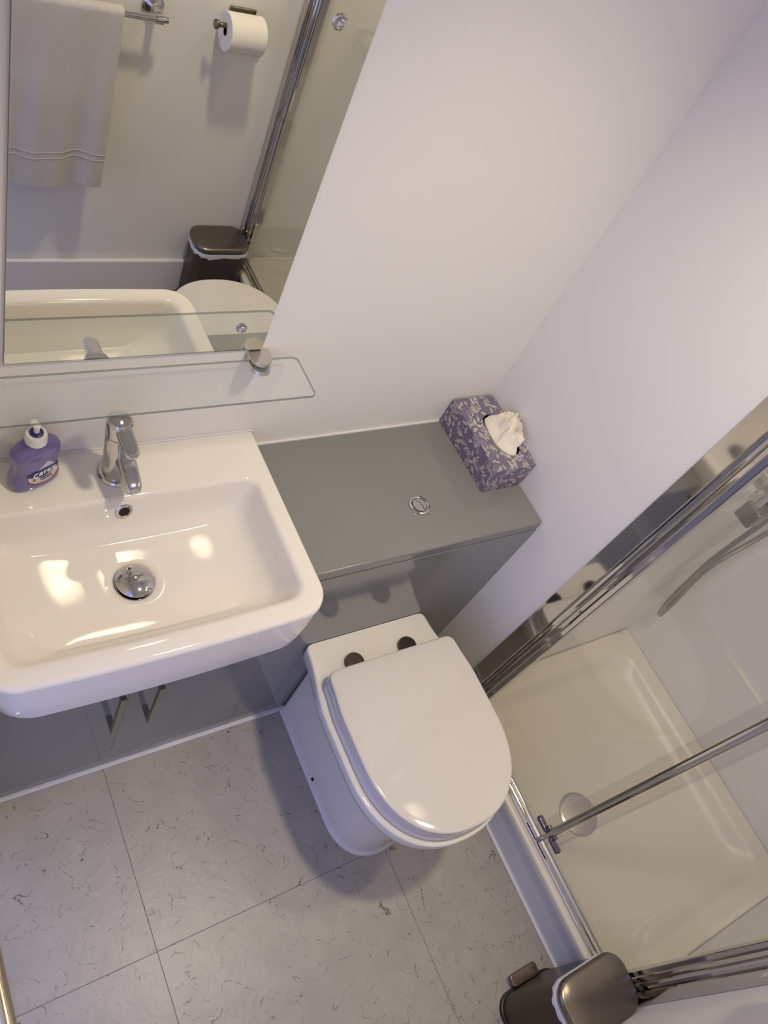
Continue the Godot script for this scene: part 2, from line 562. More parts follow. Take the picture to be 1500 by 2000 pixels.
func build_basin() -> void:
	var t := thing("washbasin", "white ceramic rectangular washbasin with rounded corners below the mirror", "basin", Vector3(0, 0, 0))
	var b := MB.new()
	var x0 := 0.088
	var x1 := 0.634
	var zf := 0.394
	var rings := []
	# underside, then up the outside
	rings.append(basin_ring(x0 + 0.050, x1 - 0.050, 0.002, zf - 0.056, 0.004, 0.05, 0.6730, 0.004))
	rings.append(basin_ring(x0 + 0.020, x1 - 0.020, 0.002, zf - 0.018, 0.004, 0.07, 0.6735, 0.008))
	rings.append(basin_ring(x0 + 0.009, x1 - 0.009, 0.002, zf - 0.001, 0.004, 0.072, 0.6785, 0.008))
	rings.append(basin_ring(x0 + 0.005, x1 - 0.005, 0.002, zf + 0.005, 0.004, 0.070, 0.687, 0.008))
	rings.append(basin_ring(x0 + 0.002, x1 - 0.002, 0.002, zf + 0.0035, 0.004, 0.060, 0.735, 0.008))
	rings.append(basin_ring(x0, x1, 0.002, zf, 0.004, 0.052, 0.772, 0.008))
	for k in 5:
		var a := PI / 2 * k / 4
		var i := 0.010 * (1 - cos(a))
		rings.append(basin_ring(x0 + i * 0.7, x1 - i * 0.7, 0.002 + i * 0.2, zf - i, 0.004, 0.050 - i, 0.778 + 0.009 * sin(a), 0.008))
	# rim to bowl edge
	rings.append(basin_ring(x0 + 0.020, x1 - 0.020, 0.030, zf - 0.022, 0.02, 0.036, RIM + 0.0003, 0.008))
	var bx0 := 0.121
	var bx1 := 0.598
	var bz0 := 0.107
	var bz1 := 0.358
	rings.append(basin_ring(bx0 - 0.006, bx1 + 0.006, bz0 - 0.005, bz1 + 0.006, 0.022, 0.030, RIM - 0.0004, 0.006))
	rings.append(basin_ring(bx0 - 0.001, bx1 + 0.001, bz0, bz1 + 0.001, 0.022, 0.028, RIM - 0.0025, 0.006))
	rings.append(basin_ring(bx0 + 0.003, bx1 - 0.003, bz0 + 0.003, bz1 - 0.004, 0.024, 0.028, RIM - 0.008, 0.006))
	rings.append(basin_ring(bx0 + 0.010, bx1 - 0.010, bz0 + 0.007, bz1 - 0.012, 0.028, 0.030, RIM - 0.030, 0.005))
	rings.append(basin_ring(bx0 + 0.020, bx1 - 0.020, bz0 + 0.014, bz1 - 0.020, 0.032, 0.032, RIM - 0.053, 0.004))
	rings.append(basin_ring(bx0 + 0.031, bx1 - 0.031, bz0 + 0.022, bz1 - 0.030, 0.036, 0.036, RIM - 0.065, 0.003))
	rings.append(basin_ring(bx0 + 0.052, bx1 - 0.052, bz0 + 0.036, bz1 - 0.042, 0.040, 0.040, RIM - 0.0735, 0.002))
	rings.append(basin_ring(bx0 + 0.085, bx1 - 0.085, bz0 + 0.052, bz1 - 0.058, 0.040, 0.040, RIM - 0.0775, 0.0))
	rings.append(basin_ring(0.255, 0.455, bz0 + 0.070, bz1 - 0.076, 0.040, 0.040, RIM - 0.0815, 0.0))
	rings.append(basin_ring(0.315, 0.395, 0.184, 0.264, 0.0399, 0.0399, RIM - 0.0845, 0.0))
	rings.append(basin_ring(0.323, 0.387, 0.192, 0.256, 0.0319, 0.0319, RIM - 0.089, 0.0))
	# the floor of the bowl, in many rings, is dished towards the waste
	var nr := rings.size()
	var drain: Array = [rings[nr - 2], rings[nr - 1]]
	var edge: PackedVector3Array = rings[nr - 5]
	rings.resize(nr - 5)
	for k in 15:
		var rg := PackedVector3Array()
		var f := k / 14.0
		for i in edge.size():
			var p := edge[i].lerp(drain[0][i], f)
			p.y = RIM - 0.0850 + 1.5 * pow(absf(p.x - 0.355), 3.0) - 0.0175 * (p.z - 0.224) + 0.0022 * pow(1.0 - f, 4.0)
			rg.append(p)
		rings.append(rg)
	rings.append(drain[1])
	b.loft(rings)
	obj("bowl", b.mesh(50), ceramic, t)
	# click-clack waste plug
	b = MB.new()
	var pc := Vector3(0.355, RIM - 0.089, 0.224)
	b.lathe([Vector2(0.0, 0.0), Vector2(0.034, 0.0), Vector2(0.0345, 0.002), Vector2(0.030, 0.0028), Vector2(0.0, 0.0028)], 40, pc)
	obj("waste_flange", b.mesh(), chrome, t)
	b = MB.new()
	b.lathe([Vector2(0.0, 0.001), Vector2(0.024, 0.001), Vector2(0.024, 0.009), Vector2(0.0, 0.009)], 32, pc)
	obj("waste_neck", b.mesh(), mat(Color(0.10, 0.10, 0.11), 0.4), t)
	b = MB.new()
	var prof := [Vector2(0.0, 0.0085), Vector2(0.031, 0.0085), Vector2(0.0328, 0.0095), Vector2(0.0328, 0.0105)]
	for k in range(1, 13):
		var a := asin(0.0322 / 0.062) * (1 - k / 12.0)
		prof.append(Vector2(0.062 * sin(a), 0.0112 + 0.062 * (cos(a) - cos(asin(0.0322 / 0.062)))))
	b.lathe(prof, 48, pc)
	obj("plug", b.mesh(), chrome, t).set_meta("label", "domed chrome plug")
	# overflow ring in the back wall of the bowl
	var ob := Basis(Vector3(1, 0, 0), Vector3(0, 0.30, 0.954), Vector3(0, -0.954, 0.30))
	var oc := Transform3D(ob, Vector3(0.3615, 0.7560, 0.1148))
	b = MB.new(); b.xf = oc
	b.lathe([Vector2(0.0085, -0.002), Vector2(0.0095, 0.0025), Vector2(0.0125, 0.003), Vector2(0.0152, 0.0012), Vector2(0.0155, -0.002), Vector2(0.0085, -0.002)], 32)
	obj("overflow_ring", b.mesh(), chrome, t)
	b = MB.new(); b.xf = oc
	b.lathe([Vector2(0.0, -0.001), Vector2(0.0092, -0.001), Vector2(0.0092, 0.0008), Vector2(0.0, 0.0008)], 24)
	obj("overflow_hole", b.mesh(), mat(Color(0.02, 0.02, 0.025), 0.6), t)
	# bead of sealant against the wall
	obj("wall_sealant", box(Vector3(x0, RIM - 0.001, 0.0), Vector3(x1, RIM + 0.003, 0.005), 0.001, 0.001), sealant, t)

# ---------------------------------------------------------------- toilet
# D outline seen from above: straight back at z0, widening sides, rounded front at z1
func dring(cx: float, hwb: float, hw: float, z0: float, zw: float, z1: float, y: float, rc := 0.012, pw := 2.25) -> PackedVector3Array:
	var out := PackedVector3Array()
	var zm := z1 - minf(hw * 1.12, (z1 - z0) * 0.55)
	var side := PackedVector2Array()
	# right side from the back corner forward
	for i in 4:
		var a := -PI / 2 + PI / 2 * i / 3
		side.append(Vector2(hwb - rc + rc * cos(a), z0 + rc + rc * sin(a)))
	for i in range(1, 9):
		var z := lerpf(z0 + rc, zm, i / 8.0)
		side.append(Vector2(lerpf(hwb, hw, smoothstep(z0 + rc, zw, z)), z))
	for i in range(1, 17):
		var a := PI / 2 * i / 16
		side.append(Vector2(hw * pow(cos(a), 2.0 / pw) if i < 16 else 0.0, zm + (z1 - zm) * pow(sin(a), 2.0 / pw)))
	for p in side:
		out.append(Vector3(cx + p.x, y, p.y))
	for i in range(side.size() - 2, -1, -1):
		out.append(Vector3(cx - side[i].x, y, side[i].y))
	return out

func build_toilet() -> void:
	var cx := 0.905
	var zb := FRONT + 0.001
	var t := thing("toilet", "white back-to-wall toilet with closed D-shaped lid in front of grey panel", "toilet", Vector3.ZERO)
	var b := MB.new()
	var r := []
	r.append(dring(cx, 0.099, 0.100, zb, 0.45, 0.722, 0.0))
	r.append(dring(cx, 0.099, 0.100, zb, 0.45, 0.723, 0.004))
	r.append(dring(cx, 0.099, 0.102, zb, 0.45, 0.724, 0.10))
	r.append(dring(cx, 0.100, 0.107, zb, 0.45, 0.730, 0.20))
	r.append(dring(cx, 0.104, 0.116, zb, 0.46, 0.742, 0.25))
	r.append(dring(cx, 0.115, 0.136, zb, 0.47, 0.763, 0.295))
	r.append(dring(cx, 0.140, 0.162, zb, 0.48, 0.784, 0.330))
	r.append(dring(cx, 0.157, 0.180, zb, 0.48, 0.798, 0.358))
	r.append(dring(cx, 0.1595, 0.1845, zb, 0.48, 0.802, 0.380))
	for k in 4:
		var a := PI / 2 * k / 3
		var i := 0.006 * (1 - cos(a))
		r.append(dring(cx, 0.160 - i, 0.185 - i, zb, 0.48, 0.802 - i, 0.394 + 0.006 * sin(a)))
	b.loft(r)
	obj("pan", b.mesh(42), ceramic, t)
	var plastic := mat(Color(0.84, 0.82, 0.80), 0.07)
	b = MB.new()
	r = []
	for s in [[0.004, 0.401], [0.0, 0.404], [0.0, 0.420], [0.004, 0.4235]]:
		r.append(dring(cx + 0.002, 0.166 - s[0], 0.1745 - s[0], 0.400 + s[0], 0.50, 0.792 - s[0], s[1], 0.02))
	b.loft(r)
	obj("seat", b.mesh(40), plastic, t)
	b = MB.new()
	r = []
	for s in [[0.003, 0.4250], [0.0, 0.428], [0.0, 0.4475], [0.0008, 0.4502], [0.0026, 0.4518], [0.006, 0.4526], [0.016, 0.4532], [0.040, 0.4540], [0.080, 0.4548], [0.130, 0.4552]]:
		r.append(dring(cx + 0.002, 0.1655 - s[0], 0.174 - s[0], 0.396 + s[0], 0.50, 0.791 - s[0] * 1.1, s[1], maxf(0.021 - s[0], 0.004)))
	b.loft(r)
	obj("lid", b.mesh(45), plastic, t)
	for x in [0.835, 0.977]:
		obj("hinge_cap", lathe([Vector2(0, 0.0), Vector2(0.0225, 0.0), Vector2(0.0225, 0.010), Vector2(0.021, 0.0125), Vector2(0, 0.0125)], Vector3(x, 0.4, 0.379)), mat(Color(0.36, 0.32, 0.29), 0.28, 1.0), t).set_meta("label", "round dark metal hinge cap")
	# sealant along the foot, and the dark fixing hole in the side of the foot
	b = MB.new()
	r = []
	for s in [[0.0075, 0.0], [0.0065, 0.004], [0.0025, 0.007], [-0.002, 0.008]]:
		r.append(dring(cx, 0.099 + s[0], 0.100 + s[0], zb - 0.0005, 0.45, 0.722 + s[0], s[1]))
	b.loft(r, true, true)
	obj("sealant_bead", b.mesh(60), sealant, t)
	obj("fixing_hole", lathe([Vector2(0, 0.0), Vector2(0.0045, 0.0), Vector2(0.0045, 0.003), Vector2(0, 0.003)], Vector3(cx - 0.1005, 0.020, 0.512), Transform3D(Basis(Vector3(0, 1, 0), Vector3(-1, 0, 0), Vector3(0, 0, 1)), Vector3.ZERO)), mat(Color(0.08, 0.08, 0.09), 0.6), t)

# ---------------------------------------------------------------- shower
func build_shower() -> void:
	var acrylic := mat(Color(0.85, 0.825, 0.775), 0.32)
	var t := thing("shower_tray", "cream white low shower tray behind the glass doors", "shower tray", Vector3.ZERO)
	var b := MB.new()
	var cx := (XR - 0.015 + XF) / 2
	var hx := (XF - XR + 0.015) / 2 - 0.0005
	var cz := (ZS + DEEP) / 2
	var hz := (DEEP - ZS) / 2 - 0.0005
	var r := []
	r.append(MB.rr(cx, cz, hx - 0.011, hz, 0.003, 0.0, 6, 4))
	r.append(MB.rr(cx, cz, hx - 0.011, hz, 0.003, 0.118, 6, 4))
	r.append(MB.rr(cx, cz, hx, hz, 0.003, 0.119, 6, 4))
	r.append(MB.rr(cx, cz, hx, hz, 0.003, 0.130, 6, 4))
	for k in 4:
		var a := PI / 2 * k / 3
		var i := 0.008 * (1 - cos(a))
		r.append(MB.rr(cx, cz, hx - i, hz - i, 0.003, 0.132 + 0.008 * sin(a), 6, 4))
	for s in [[0.050, 0.140, 0.06], [0.056, 0.138, 0.06], [0.066, 0.131, 0.06], [0.078, 0.117, 0.07], [0.092, 0.108, 0.08], [0.112, 0.101, 0.08], [0.16, 0.099, 0.08], [0.30, 0.096, 0.05]]:
		r.append(MB.rr(cx, cz, hx - s[0], hz - s[0], s[2], s[1], 6, 4))
	b.loft(r)
	obj("tray_body", b.mesh(40), acrylic, t)
	var dc := Vector3(1.420, 0.0985, 0.858)
	obj("waste_cover", lathe([Vector2(0, 0.0), Vector2(0.056, 0.0), Vector2(0.056, 0.004), Vector2(0.050, 0.0075), Vector2(0, 0.010)], dc, Transform3D.IDENTITY, 48), mat(Color(0.80, 0.78, 0.75), 0.28, 1.0), t).set_meta("label", "round chrome waste cover")
	# plinth board under the tray
	var o := obj("shower_plinth", plain(Vector3(XR - 0.0065, 0.0, ZS + 0.001), Vector3(XR - 0.0046, 0.118, DEEP - 0.001)), mat(Color(0.80, 0.795, 0.80), 0.35))
	o.set_meta("label", "pale grey plinth board below the shower tray, beside the toilet"); o.set_meta("category", "plinth")

	# enclosure
	t = thing("shower_enclosure", "chrome framed shower enclosure with two clear glass doors", "shower enclosure", Vector3(1.235, 0.155, 0.85))
	var base := Vector3(1.235, 0.155, 0.85)
	var hi := 1.90
	var X := 1.235
	# wall profiles: flat filler, then ridged channel, on each side
	for s in 2:
		var z0 := ZS - 0.004 if s == 0 else DEEP - 0.001
		var d := 1.0 if s == 0 else -1.0
		var wide := 0.042 if s == 0 else 0.026
		var y0 := 0.140
		var prof := [Vector2(0.0, -0.026), Vector2(wide - 0.002, -0.026), Vector2(wide, -0.024), Vector2(wide + 0.0015, -0.017), Vector2(wide + 0.006, -0.016), Vector2(wide + 0.008, -0.020), Vector2(wide + 0.013, -0.021),
			Vector2(wide + 0.0155, -0.019), Vector2(wide + 0.0165, -0.015), Vector2(wide + 0.019, -0.015), Vector2(wide + 0.020, -0.018), Vector2(wide + 0.025, -0.0185), Vector2(wide + 0.0275, -0.016), Vector2(wide + 0.028, -0.012),
			Vector2(wide + 0.036, -0.011), Vector2(wide + 0.0375, -0.009), Vector2(wide + 0.0375, 0.012), Vector2(0.0, 0.012)]
		if s == 1:
			y0 = 0.140
		b = MB.new()
		var rings := []
		for y in [y0, hi]:
			var p := PackedVector3Array()
			for q in prof:
				p.append(Vector3(X + q.y + (0.003 if s == 0 else 0.0), y, z0 + d * q.x) - base)
			rings.append(p)
		b.loft(rings, false, false)
		obj("wall_profile", b.mesh(25), chrome, t)
	# bottom and top rails, ridged lengthwise
	for s in 2:
		var y := 0.140 if s == 0 else hi
		var zc0 := 0.527 if s == 0 else 0.45
		var zc1 := 1.188 if s == 0 else DEEP - 0.001
		var prof := [Vector2(-0.011, 0.0), Vector2(-0.011, 0.009), Vector2(-0.010, 0.0105), Vector2(-0.006, 0.011), Vector2(-0.005, 0.0085), Vector2(0.0015, 0.0085), Vector2(0.0022, 0.012), Vector2(0.008, 0.0125), Vector2(0.0087, 0.0095), Vector2(0.0135, 0.0095), Vector2(0.0140, 0.0120), Vector2(0.0195, 0.0115), Vector2(0.021, 0.0105), Vector2(0.021, 0.0)]
		if s == 1:
			prof = [Vector2(-0.017, 0), Vector2(-0.017, 0.03), Vector2(0.0145, 0.03), Vector2(0.0145, 0)]
		b = MB.new()
		var rings := []
		for z in [zc0, zc1]:
			var p := PackedVector3Array()
			for q in prof:
				p.append(Vector3(X + q.x, y + q.y, z) - base)
			rings.append(p)
		b.loft(rings)
		obj("bottom_rail" if s == 0 else "top_rail", b.mesh(25), chrome, t)
	# two panes that meet at the round centre post
	var clear := pane(Color(0.80, 0.84, 0.80), 0.07)
	var seal := pane(Color(0.62, 0.60, 0.58), 0.14)
	for s in 2:
		var a := 0.524 if s == 0 else 0.894
		var c := 0.834 if s == 0 else 1.186
		var g := obj("glass_door", plain(Vector3(X + 0.004, 0.165, a) - base, Vector3(X + 0.010, hi, c) - base), clear, t)
		g.set_meta("label", "clear glass pane")
		var e0 := 0.834 if s == 0 else 0.8775
		var e1 := 0.858 if s == 0 else 0.894
		obj("door_seal", plain(Vector3(X + 0.002, 0.205, 0.834 if s == 0 else 0.879) - base, Vector3(X + 0.012, hi, 0.856 if s == 0 else 0.901) - base), seal, t)
	b = MB.new()
	b.lathe([Vector2(0, 0.220), Vector2(0.0093, 0.220), Vector2(0.0102, 0.222), Vector2(0.0102, hi), Vector2(0, hi)], 24, Vector3(X + 0.004, 0, 0.8675) - base)
	obj("centre_post", b.mesh(), chrome, t)
	for s in [-1, 1]:
		b = MB.new()
		b.rbox(Vector3(X - 0.002, 0.186, 0.8675 + (0.006 if s > 0 else -0.047)) - base, Vector3(X + 0.012, 0.199, 0.8675 + (0.047 if s > 0 else -0.006)) - base, 0.006, 0.003, 4)
		b.rbox(Vector3(X, 0.199, 0.8675 + (0.004 if s > 0 else -0.018)) - base, Vector3(X + 0.009, 0.214, 0.8675 + (0.018 if s > 0 else -0.004)) - base, 0.002, 0.002, 3)
		obj("hinge_foot", b.mesh(), mat(Color(0.45, 0.43, 0.47), 0.08, 1.0), t)
	b = MB.new()
	b.lathe([Vector2(0, 0.150), Vector2(0.006, 0.150), Vector2(0.006, 0.222), Vector2(0, 0.222)], 16, Vector3(X + 0.004, 0, 0.8675) - base)
	obj("pivot_pin", b.mesh(), chrome, t)

	# mixer on the shower's near wall, with its hose hanging in a loop
	t = thing("shower_mixer", "chrome bar shower mixer with square knob seen through the glass door", "shower mixer", Vector3(1.56, 0.95, ZS))
	var mb := Vector3(1.56, 0.95, ZS)
	obj("bar_body", lathe([Vector2(0, 0), Vector2(0.020, 0), Vector2(0.022, 0.002), Vector2(0.022, 0.158), Vector2(0.020, 0.16), Vector2(0, 0.16)], Vector3(1.59, 0.965, 0.495) - mb, TO_X), chrome, t)
	obj("knob", box(Vector3(1.538, 0.922, 0.472) - mb, Vector3(1.584, 0.968, 0.516) - mb, 0.004, 0.004), mat(Color(0.52, 0.49, 0.46), 0.3, 1.0), t).set_meta("label", "square grey metal knob")
	for x in [1.63, 1.73]:
		obj("wall_flange", lathe([Vector2(0, 0), Vector2(0.026, 0), Vector2(0.026, 0.006), Vector2(0.014, 0.012), Vector2(0.014, 0.04), Vector2(0, 0.04)], Vector3(x, 0.965, ZS + 0.0005) - mb, TO_Z), chrome, t)
	obj("rail_bracket", lathe([Vector2(0, 0), Vector2(0.019, 0), Vector2(0.019, 0.045), Vector2(0.013, 0.052), Vector2(0.013, 0.07), Vector2(0, 0.07)], Vector3(1.425, 1.09, ZS + 0.0005) - mb, TO_Z), mat(Color(0.70, 0.68, 0.66), 0.15, 1.0), t)
	obj("slide_rail", tube(PackedVector3Array([Vector3(1.425, 1.05, 0.515) - mb, Vector3(1.425, 1.72, 0.515) - mb]), 0.010), chrome, t)
	obj("handset", lathe([Vector2(0, 0), Vector2(0.011, 0), Vector2(0.013, 0.05), Vector2(0.015, 0.16), Vector2(0.0, 0.16)], Vector3(1.425, 1.49, 0.556) - mb), chrome, t)
	obj("spray_head", lathe([Vector2(0, 0), Vector2(0.045, 0), Vector2(0.047, 0.006), Vector2(0.035, 0.018), Vector2(0.0, 0.022)], Vector3(1.425, 1.66, 0.575) - mb, Transform3D(Basis(Vector3(1, 0, 0), Vector3(0, 0, -1), Vector3(0, 1, 0)), Vector3.ZERO)), chrome, t)
	# hose: up from the loop to the mixer and to the handset
	var ctrl := [Vector3(1.722, 0.945, 0.489), Vector3(1.722, 0.865, 0.489), Vector3(1.703, 0.70, 0.489), Vector3(1.735, 0.57, 0.489), Vector3(1.790, 0.43, 0.488), Vector3(1.828, 0.362, 0.488), Vector3(1.843, 0.336, 0.489), Vector3(1.842, 0.345, 0.492), Vector3(1.800, 0.445, 0.494), Vector3(1.735, 0.60, 0.494), Vector3(1.745, 0.675, 0.492), Vector3(1.838, 0.772, 0.490), Vector3(1.86, 0.95, 0.50), Vector3(1.72, 1.22, 0.52), Vector3(1.50, 1.36, 0.55), Vector3(1.430, 1.44, 0.556), Vector3(1.425, 1.50, 0.556)]
	var cv := Curve3D.new()
	for i in ctrl.size():
		var p: Vector3 = ctrl[i]
		var d: Vector3 = (ctrl[mini(i + 1, ctrl.size() - 1)] - ctrl[maxi(i - 1, 0)]) / 6.0
		d = d.limit_length(0.05)
		cv.add_point(p, -d, d)
	cv.bake_interval = 0.006
	var pts := cv.get_baked_points()
	var hb := mb
	b = MB.new()
	var rings2 := []
	for i in pts.size():
		var tg := (pts[mini(i + 1, pts.size() - 1)] - pts[maxi(i - 1, 0)]).normalized()
		var sd := tg.cross(Vector3(0.1, 0.05, 1)).normalized()
		var up := sd.cross(tg)
		var rad := 0.0072 if i % 2 == 0 else 0.0062
		var rg := PackedVector3Array()
		for k in 10:
			rg.append(pts[i] - hb + (sd * cos(TAU * k / 10) + up * sin(TAU * k / 10)) * rad)
		rings2.append(rg)
	b.loft(rings2)
	obj("hose", b.mesh(30), mat(Color(0.58, 0.56, 0.54), 0.3, 0.9), t).set_meta("label", "ribbed grey metal hose hanging in a loop")

# ---------------------------------------------------------------- mirror and shelf
func build_mirror() -> void:
	var t := thing("wall_mirror", "frameless rectangular wall mirror above the basin with chrome screw caps", "mirror", Vector3(0.392, 1.01, 0))
	var x0 := 0.1930 - 0.392
	var x1 := 0.5915 - 0.392
	var b := MB.new()
	b.rbox(Vector3(x0, 0.0, 0.0004), Vector3(x1, 0.60, 0.0036), 0.0002, 0.0002, 1)
	obj("mirror_backing", b.mesh(), mat(Color(0.55, 0.54, 0.52), 0.5), t)
	b = MB.new()
	b.rbox(Vector3(x0 + 0.0003, 0.0003, 0.0036), Vector3(x1 - 0.0003, 0.5997, 0.0046), 0.0002, 0.0002, 1)
	obj("mirror_glass", b.mesh(), mat(Color(0.915, 0.915, 0.88), 0.0, 1.0), t)
	for p in [Vector2(0.541, 1.0605), Vector2(0.5415, 1.541)]:
		var prof := [Vector2(0.0, 0.0), Vector2(0.0095, 0.0), Vector2(0.0095, 0.0015), Vector2(0.0078, 0.002)]
		for k in 8:
			var a := PI / 2 * k / 7
			prof.append(Vector2(0.0075 * cos(a), 0.002 + 0.006 * sin(a)))
		obj("screw_cap", lathe(prof, Vector3(p.x - 0.392, p.y - 1.01, 0.0045), TO_Z, 24), chrome, t).set_meta("label", "domed chrome screw cap")

func build_shelf() -> void:
	var t := thing("glass_shelf", "clear glass shelf on chrome brackets below the mirror", "shelf", Vector3(0.357, 1.0, 0))
	var x0 := 0.057 - 0.357
	var x1 := 0.6560 - 0.357
	var z0 := 0.0155
	var z1 := 0.1055
	var cx := (x0 + x1) / 2
	var hx := (x1 - x0) / 2
	var cz := (z0 + z1) / 2
	var hz := (z1 - z0) / 2
	var veil := pane(Color(0.78, 0.84, 0.84), 0.10)
	var b := MB.new()
	for y in [-0.0048, 0.0]:
		var r := MB.rr(cx, cz, hx - 0.0008, hz - 0.0008, 0.010, y, 6)
		b.cap(r, y == 0.0)
	obj("pane", b.mesh(30, false), veil, t)
	# the polished edge, where the glass shows green
	b = MB.new()
	b.loft([MB.rr(cx, cz, hx - 0.0008, hz - 0.0008, 0.010, -0.0048, 6), MB.rr(cx, cz, hx, hz, 0.0108, -0.0040, 6), MB.rr(cx, cz, hx, hz, 0.0108, -0.0008, 6), MB.rr(cx, cz, hx - 0.0008, hz - 0.0008, 0.010, 0.0, 6)], false, false)
	obj("polished_edge", b.mesh(50, false), glass_edge, t).set_meta("label", "greenish polished glass edge")
	for x in [0.586, 0.128]:
		# clamp bracket: a rounded tongue above and below the pane, joined at the wall
		var k := Node3D.new()
		b = MB.new()
		var dx := 0.019
		for lv in [[0.0005, 0.0075, 0.037], [-0.018, -0.0065, 0.043]]:
			var lo := PackedVector3Array()
			var hi := PackedVector3Array()
			var lo2 := PackedVector3Array()
			for s in 2:
				for i in (2 if s == 0 else 13):
					var p := Vector2.ZERO
					if s == 0:
						p = Vector2(dx if i == 1 else -dx, 0.0005)
					else:
						var a := PI * i / 12
						p = Vector2(dx * cos(a), lv[2] - dx + dx * sin(a))
					hi.append(Vector3(x - 0.357 + p.x * 0.93, lv[1], 0.0005 + (p.y - 0.0005) * 0.96))
					lo.append(Vector3(x - 0.357 + p.x, lv[0] if lv[0] > -0.01 else lv[0] + 0.004, p.y))
					lo2.append(Vector3(x - 0.357 + p.x * 0.8, lv[0], 0.0005 + (p.y - 0.0005) * 0.6))
			if lv[0] < 0:
				b.loft([lo2, lo, hi])
			else:
				var mid := PackedVector3Array()
				for p in lo:
					mid.append(p + Vector3(0, 0.005, 0))
				b.loft([lo, mid, hi])
		b.rbox(Vector3(x - 0.357 - dx + 0.001, -0.012, 0.0004), Vector3(x - 0.357 + dx - 0.001, 0.006, 0.0150), 0.001, 0.001, 2)
		k.free()
		obj("bracket", b.mesh(30), mat(Color(0.82, 0.80, 0.78), 0.24, 1.0), t).set_meta("label", "rounded chrome clamp bracket")

# ---------------------------------------------------------------- tap
func build_tap() -> void:
	var c := Vector3(0.3615, RIM, 0.056)
	var t := thing("mixer_tap", "chrome monobloc basin mixer tap at the back of the washbasin", "tap", c)
	obj("base_ring", lathe([Vector2(0, 0), Vector2(0.031, 0), Vector2(0.0315, 0.003), Vector2(0.029, 0.0065), Vector2(0.0235, 0.008), Vector2(0, 0.008)]), chrome, t)
	# body leans back a little towards the top
	var b := MB.new()
	var rings := []
	for s in [[0.007, 0.0245], [0.03, 0.0235], [0.07, 0.0222], [0.116, 0.0212], [0.118, 0.0202]]:
		rings.append(MB.rr(-0.10 * s[0], 0.075 * s[0], s[1], s[1], s[1] - 0.0001, s[0], 8))
	b.loft(rings)
	obj("body", b.mesh(), chrome, t)
	# spout: a flattened tongue reaching forward and down
	b = MB.new()
	rings = []
	for s in [[0.0, 0.066, 0.0165, 0.012], [0.018, 0.066, 0.0165, 0.0125], [0.045, 0.061, 0.0162, 0.0118], [0.068, 0.055, 0.0155, 0.0108], [0.080, 0.052, 0.0140, 0.0095], [0.0865, 0.0502, 0.0105, 0.0065], [0.0885, 0.0495, 0.005, 0.003]]:
		var p := PackedVector3Array()
		for i in 24:
			var a := TAU * i / 24
			var ca := cos(a); var sa := sin(a)
			var u: float = signf(ca) * pow(absf(ca), 0.55) * s[2]
			var w: float = signf(sa) * pow(absf(sa), 0.55) * s[3]
			p.append(Vector3(u, s[1] + w, s[0] + w * 0.25))
		rings.append(p)
	b.xf = Transform3D(Basis.from_scale(Vector3(1, 1, 0.92)), Vector3.ZERO)
	b.loft(rings)
	obj("spout", b.mesh(45), chrome, t)
	# lever: cap over the body with a flat tongue
	b = MB.new()
	rings = []
	for s in [[0.120, 0.0202], [0.1215, 0.0216], [0.146, 0.0212], [0.153, 0.0202], [0.1568, 0.017], [0.158, 0.011], [0.1585, 0.002]]:
		rings.append(MB.rr(-0.10 * s[0], 0.075 * s[0], s[1], s[1], s[1] - 0.0001, s[0], 8))
	b.loft(rings)
	var cap := obj("lever_cap", b.mesh(), chrome, t)
	b = MB.new()
	b.xf = Transform3D(Basis(Vector3.UP, 0.05) * Basis(Vector3.RIGHT, 0.14), Vector3(-0.0135, 0.1465, 0.0105))
	rings = []
	for s in [[0.008, 0.0130, 0.0060], [0.020, 0.0128, 0.0058], [0.040, 0.0125, 0.0050], [0.052, 0.0122, 0.0045], [0.060, 0.0105, 0.0040], [0.0645, 0.0065, 0.0034], [0.0655, 0.002, 0.002]]:
		var p := PackedVector3Array()
		for i in 20:
			var a := TAU * i / 20
			var ca := cos(a); var sa := sin(a)
			p.append(Vector3(signf(ca) * pow(absf(ca), 0.45) * s[1], signf(sa) * pow(absf(sa), 0.45) * s[2], s[0]))
		rings.append(p)
	b.loft(rings)
	obj("lever", b.mesh(45), chrome, t)

